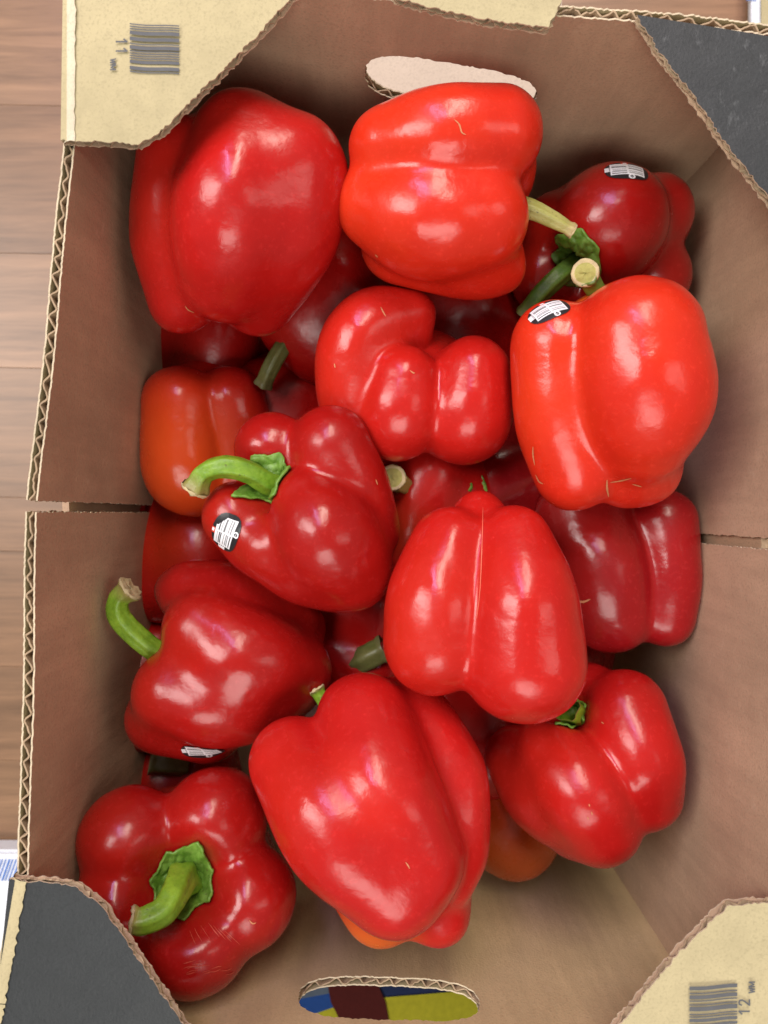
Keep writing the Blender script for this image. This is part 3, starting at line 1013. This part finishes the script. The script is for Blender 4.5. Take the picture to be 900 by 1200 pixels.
# P14: orange pepper under it
p = Pepper(600, 945, .150, [
    [(588, 900, 6, 56), (600, 965, 6, 56), (602, 985, -4, 42)],
    [(565, 915, -10, 50), (570, 960, -10, 52)]], 12, AMBER,
    'orange bell pepper at the bottom of the box under the lower right pepper', seed=14,
    tint=[(615, 1000, 10, 80, (.50, .10, .012), .9)])

# ---- peppers of the lower layers, seen in the gaps
def low(px, py, depth, ang, tiltz, ln, wd, mat, label, seed, n=4, tint=()):
    """a whole pepper lying with its stem end towards ang (photo degrees), tiltz lifts the stem end"""
    r = random.Random(seed)
    lobes = []
    a = math.radians(ang); dx, dy = math.cos(a), math.sin(a); nx, ny = -dy, dx
    for i in range(n):
        th = 2 * math.pi * (i + r.uniform(-.12, .12)) / n + seed
        cx, ch = math.cos(th) * wd * .40, math.sin(th) * wd * .40
        row = []
        for (t, rr, sp) in ((.30, .52, 1.0), (0.0, .56, .96), (-.32, .43, .78)):
            row.append((px + dx * ln * t + nx * cx * sp, py + dy * ln * t + ny * cx * sp, ch * sp + t * ln * tiltz, wd * rr * r.uniform(.94, 1.06)))
        lobes.append(row)
    return Pepper(px, py, depth, lobes, wd * .13, mat, label, sub=5, seed=seed, tint=tint)

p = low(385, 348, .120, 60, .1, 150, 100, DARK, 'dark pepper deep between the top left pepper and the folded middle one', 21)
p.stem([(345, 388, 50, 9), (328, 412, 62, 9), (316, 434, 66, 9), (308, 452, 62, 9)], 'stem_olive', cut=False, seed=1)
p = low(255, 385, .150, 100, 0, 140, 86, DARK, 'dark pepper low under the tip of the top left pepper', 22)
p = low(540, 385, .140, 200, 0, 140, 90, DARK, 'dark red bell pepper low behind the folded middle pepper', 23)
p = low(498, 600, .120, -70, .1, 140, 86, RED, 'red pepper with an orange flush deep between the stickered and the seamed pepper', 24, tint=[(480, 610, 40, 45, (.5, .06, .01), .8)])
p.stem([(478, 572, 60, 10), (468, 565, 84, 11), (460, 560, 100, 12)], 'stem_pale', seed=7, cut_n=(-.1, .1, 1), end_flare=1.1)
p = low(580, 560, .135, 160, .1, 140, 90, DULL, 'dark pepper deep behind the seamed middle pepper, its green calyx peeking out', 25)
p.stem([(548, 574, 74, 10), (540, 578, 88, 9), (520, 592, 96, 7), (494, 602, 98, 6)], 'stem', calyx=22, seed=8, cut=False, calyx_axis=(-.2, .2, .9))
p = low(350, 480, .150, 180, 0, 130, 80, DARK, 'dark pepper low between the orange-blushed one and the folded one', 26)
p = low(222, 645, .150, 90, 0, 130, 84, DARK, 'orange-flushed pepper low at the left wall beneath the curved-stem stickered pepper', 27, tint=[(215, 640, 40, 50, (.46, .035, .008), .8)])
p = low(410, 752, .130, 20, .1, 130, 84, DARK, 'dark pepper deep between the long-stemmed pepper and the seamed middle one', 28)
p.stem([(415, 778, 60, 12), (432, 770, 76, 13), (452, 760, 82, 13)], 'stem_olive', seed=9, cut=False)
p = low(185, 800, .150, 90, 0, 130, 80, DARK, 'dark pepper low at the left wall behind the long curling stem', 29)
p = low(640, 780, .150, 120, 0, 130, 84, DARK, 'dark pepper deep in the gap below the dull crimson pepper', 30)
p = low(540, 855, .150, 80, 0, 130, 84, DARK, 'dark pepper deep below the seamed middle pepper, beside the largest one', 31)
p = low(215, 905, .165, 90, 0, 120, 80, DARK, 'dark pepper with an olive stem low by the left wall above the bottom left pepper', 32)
p.stem([(215, 896, 66, 12), (195, 894, 78, 12), (176, 892, 80, 12)], 'stem_olive', cut=False, seed=4)

# ---- little nicks in the skins
for (pp, pts, w_) in ((p12, [(475, 1010), (478, 1014), (480, 1018)], 1.5), (p11, [(690, 942), (691, 945)], 1.4), (p11, [(693, 951), (694, 955)], 1.3),
                      (p11, [(688, 957), (690, 960)], 1.2), (p11, [(705, 846), (708, 848)], 1.3), (p8, [(147, 856), (149, 859)], 1.8),
                      (p2, [(440, 298), (443, 301)], 1.6), (p13, [(292, 1078), (296, 1082), (300, 1081)], 1.5), (p6, [(440, 562), (442, 568)], 1.4)):
    pp.scar(pts, w_)
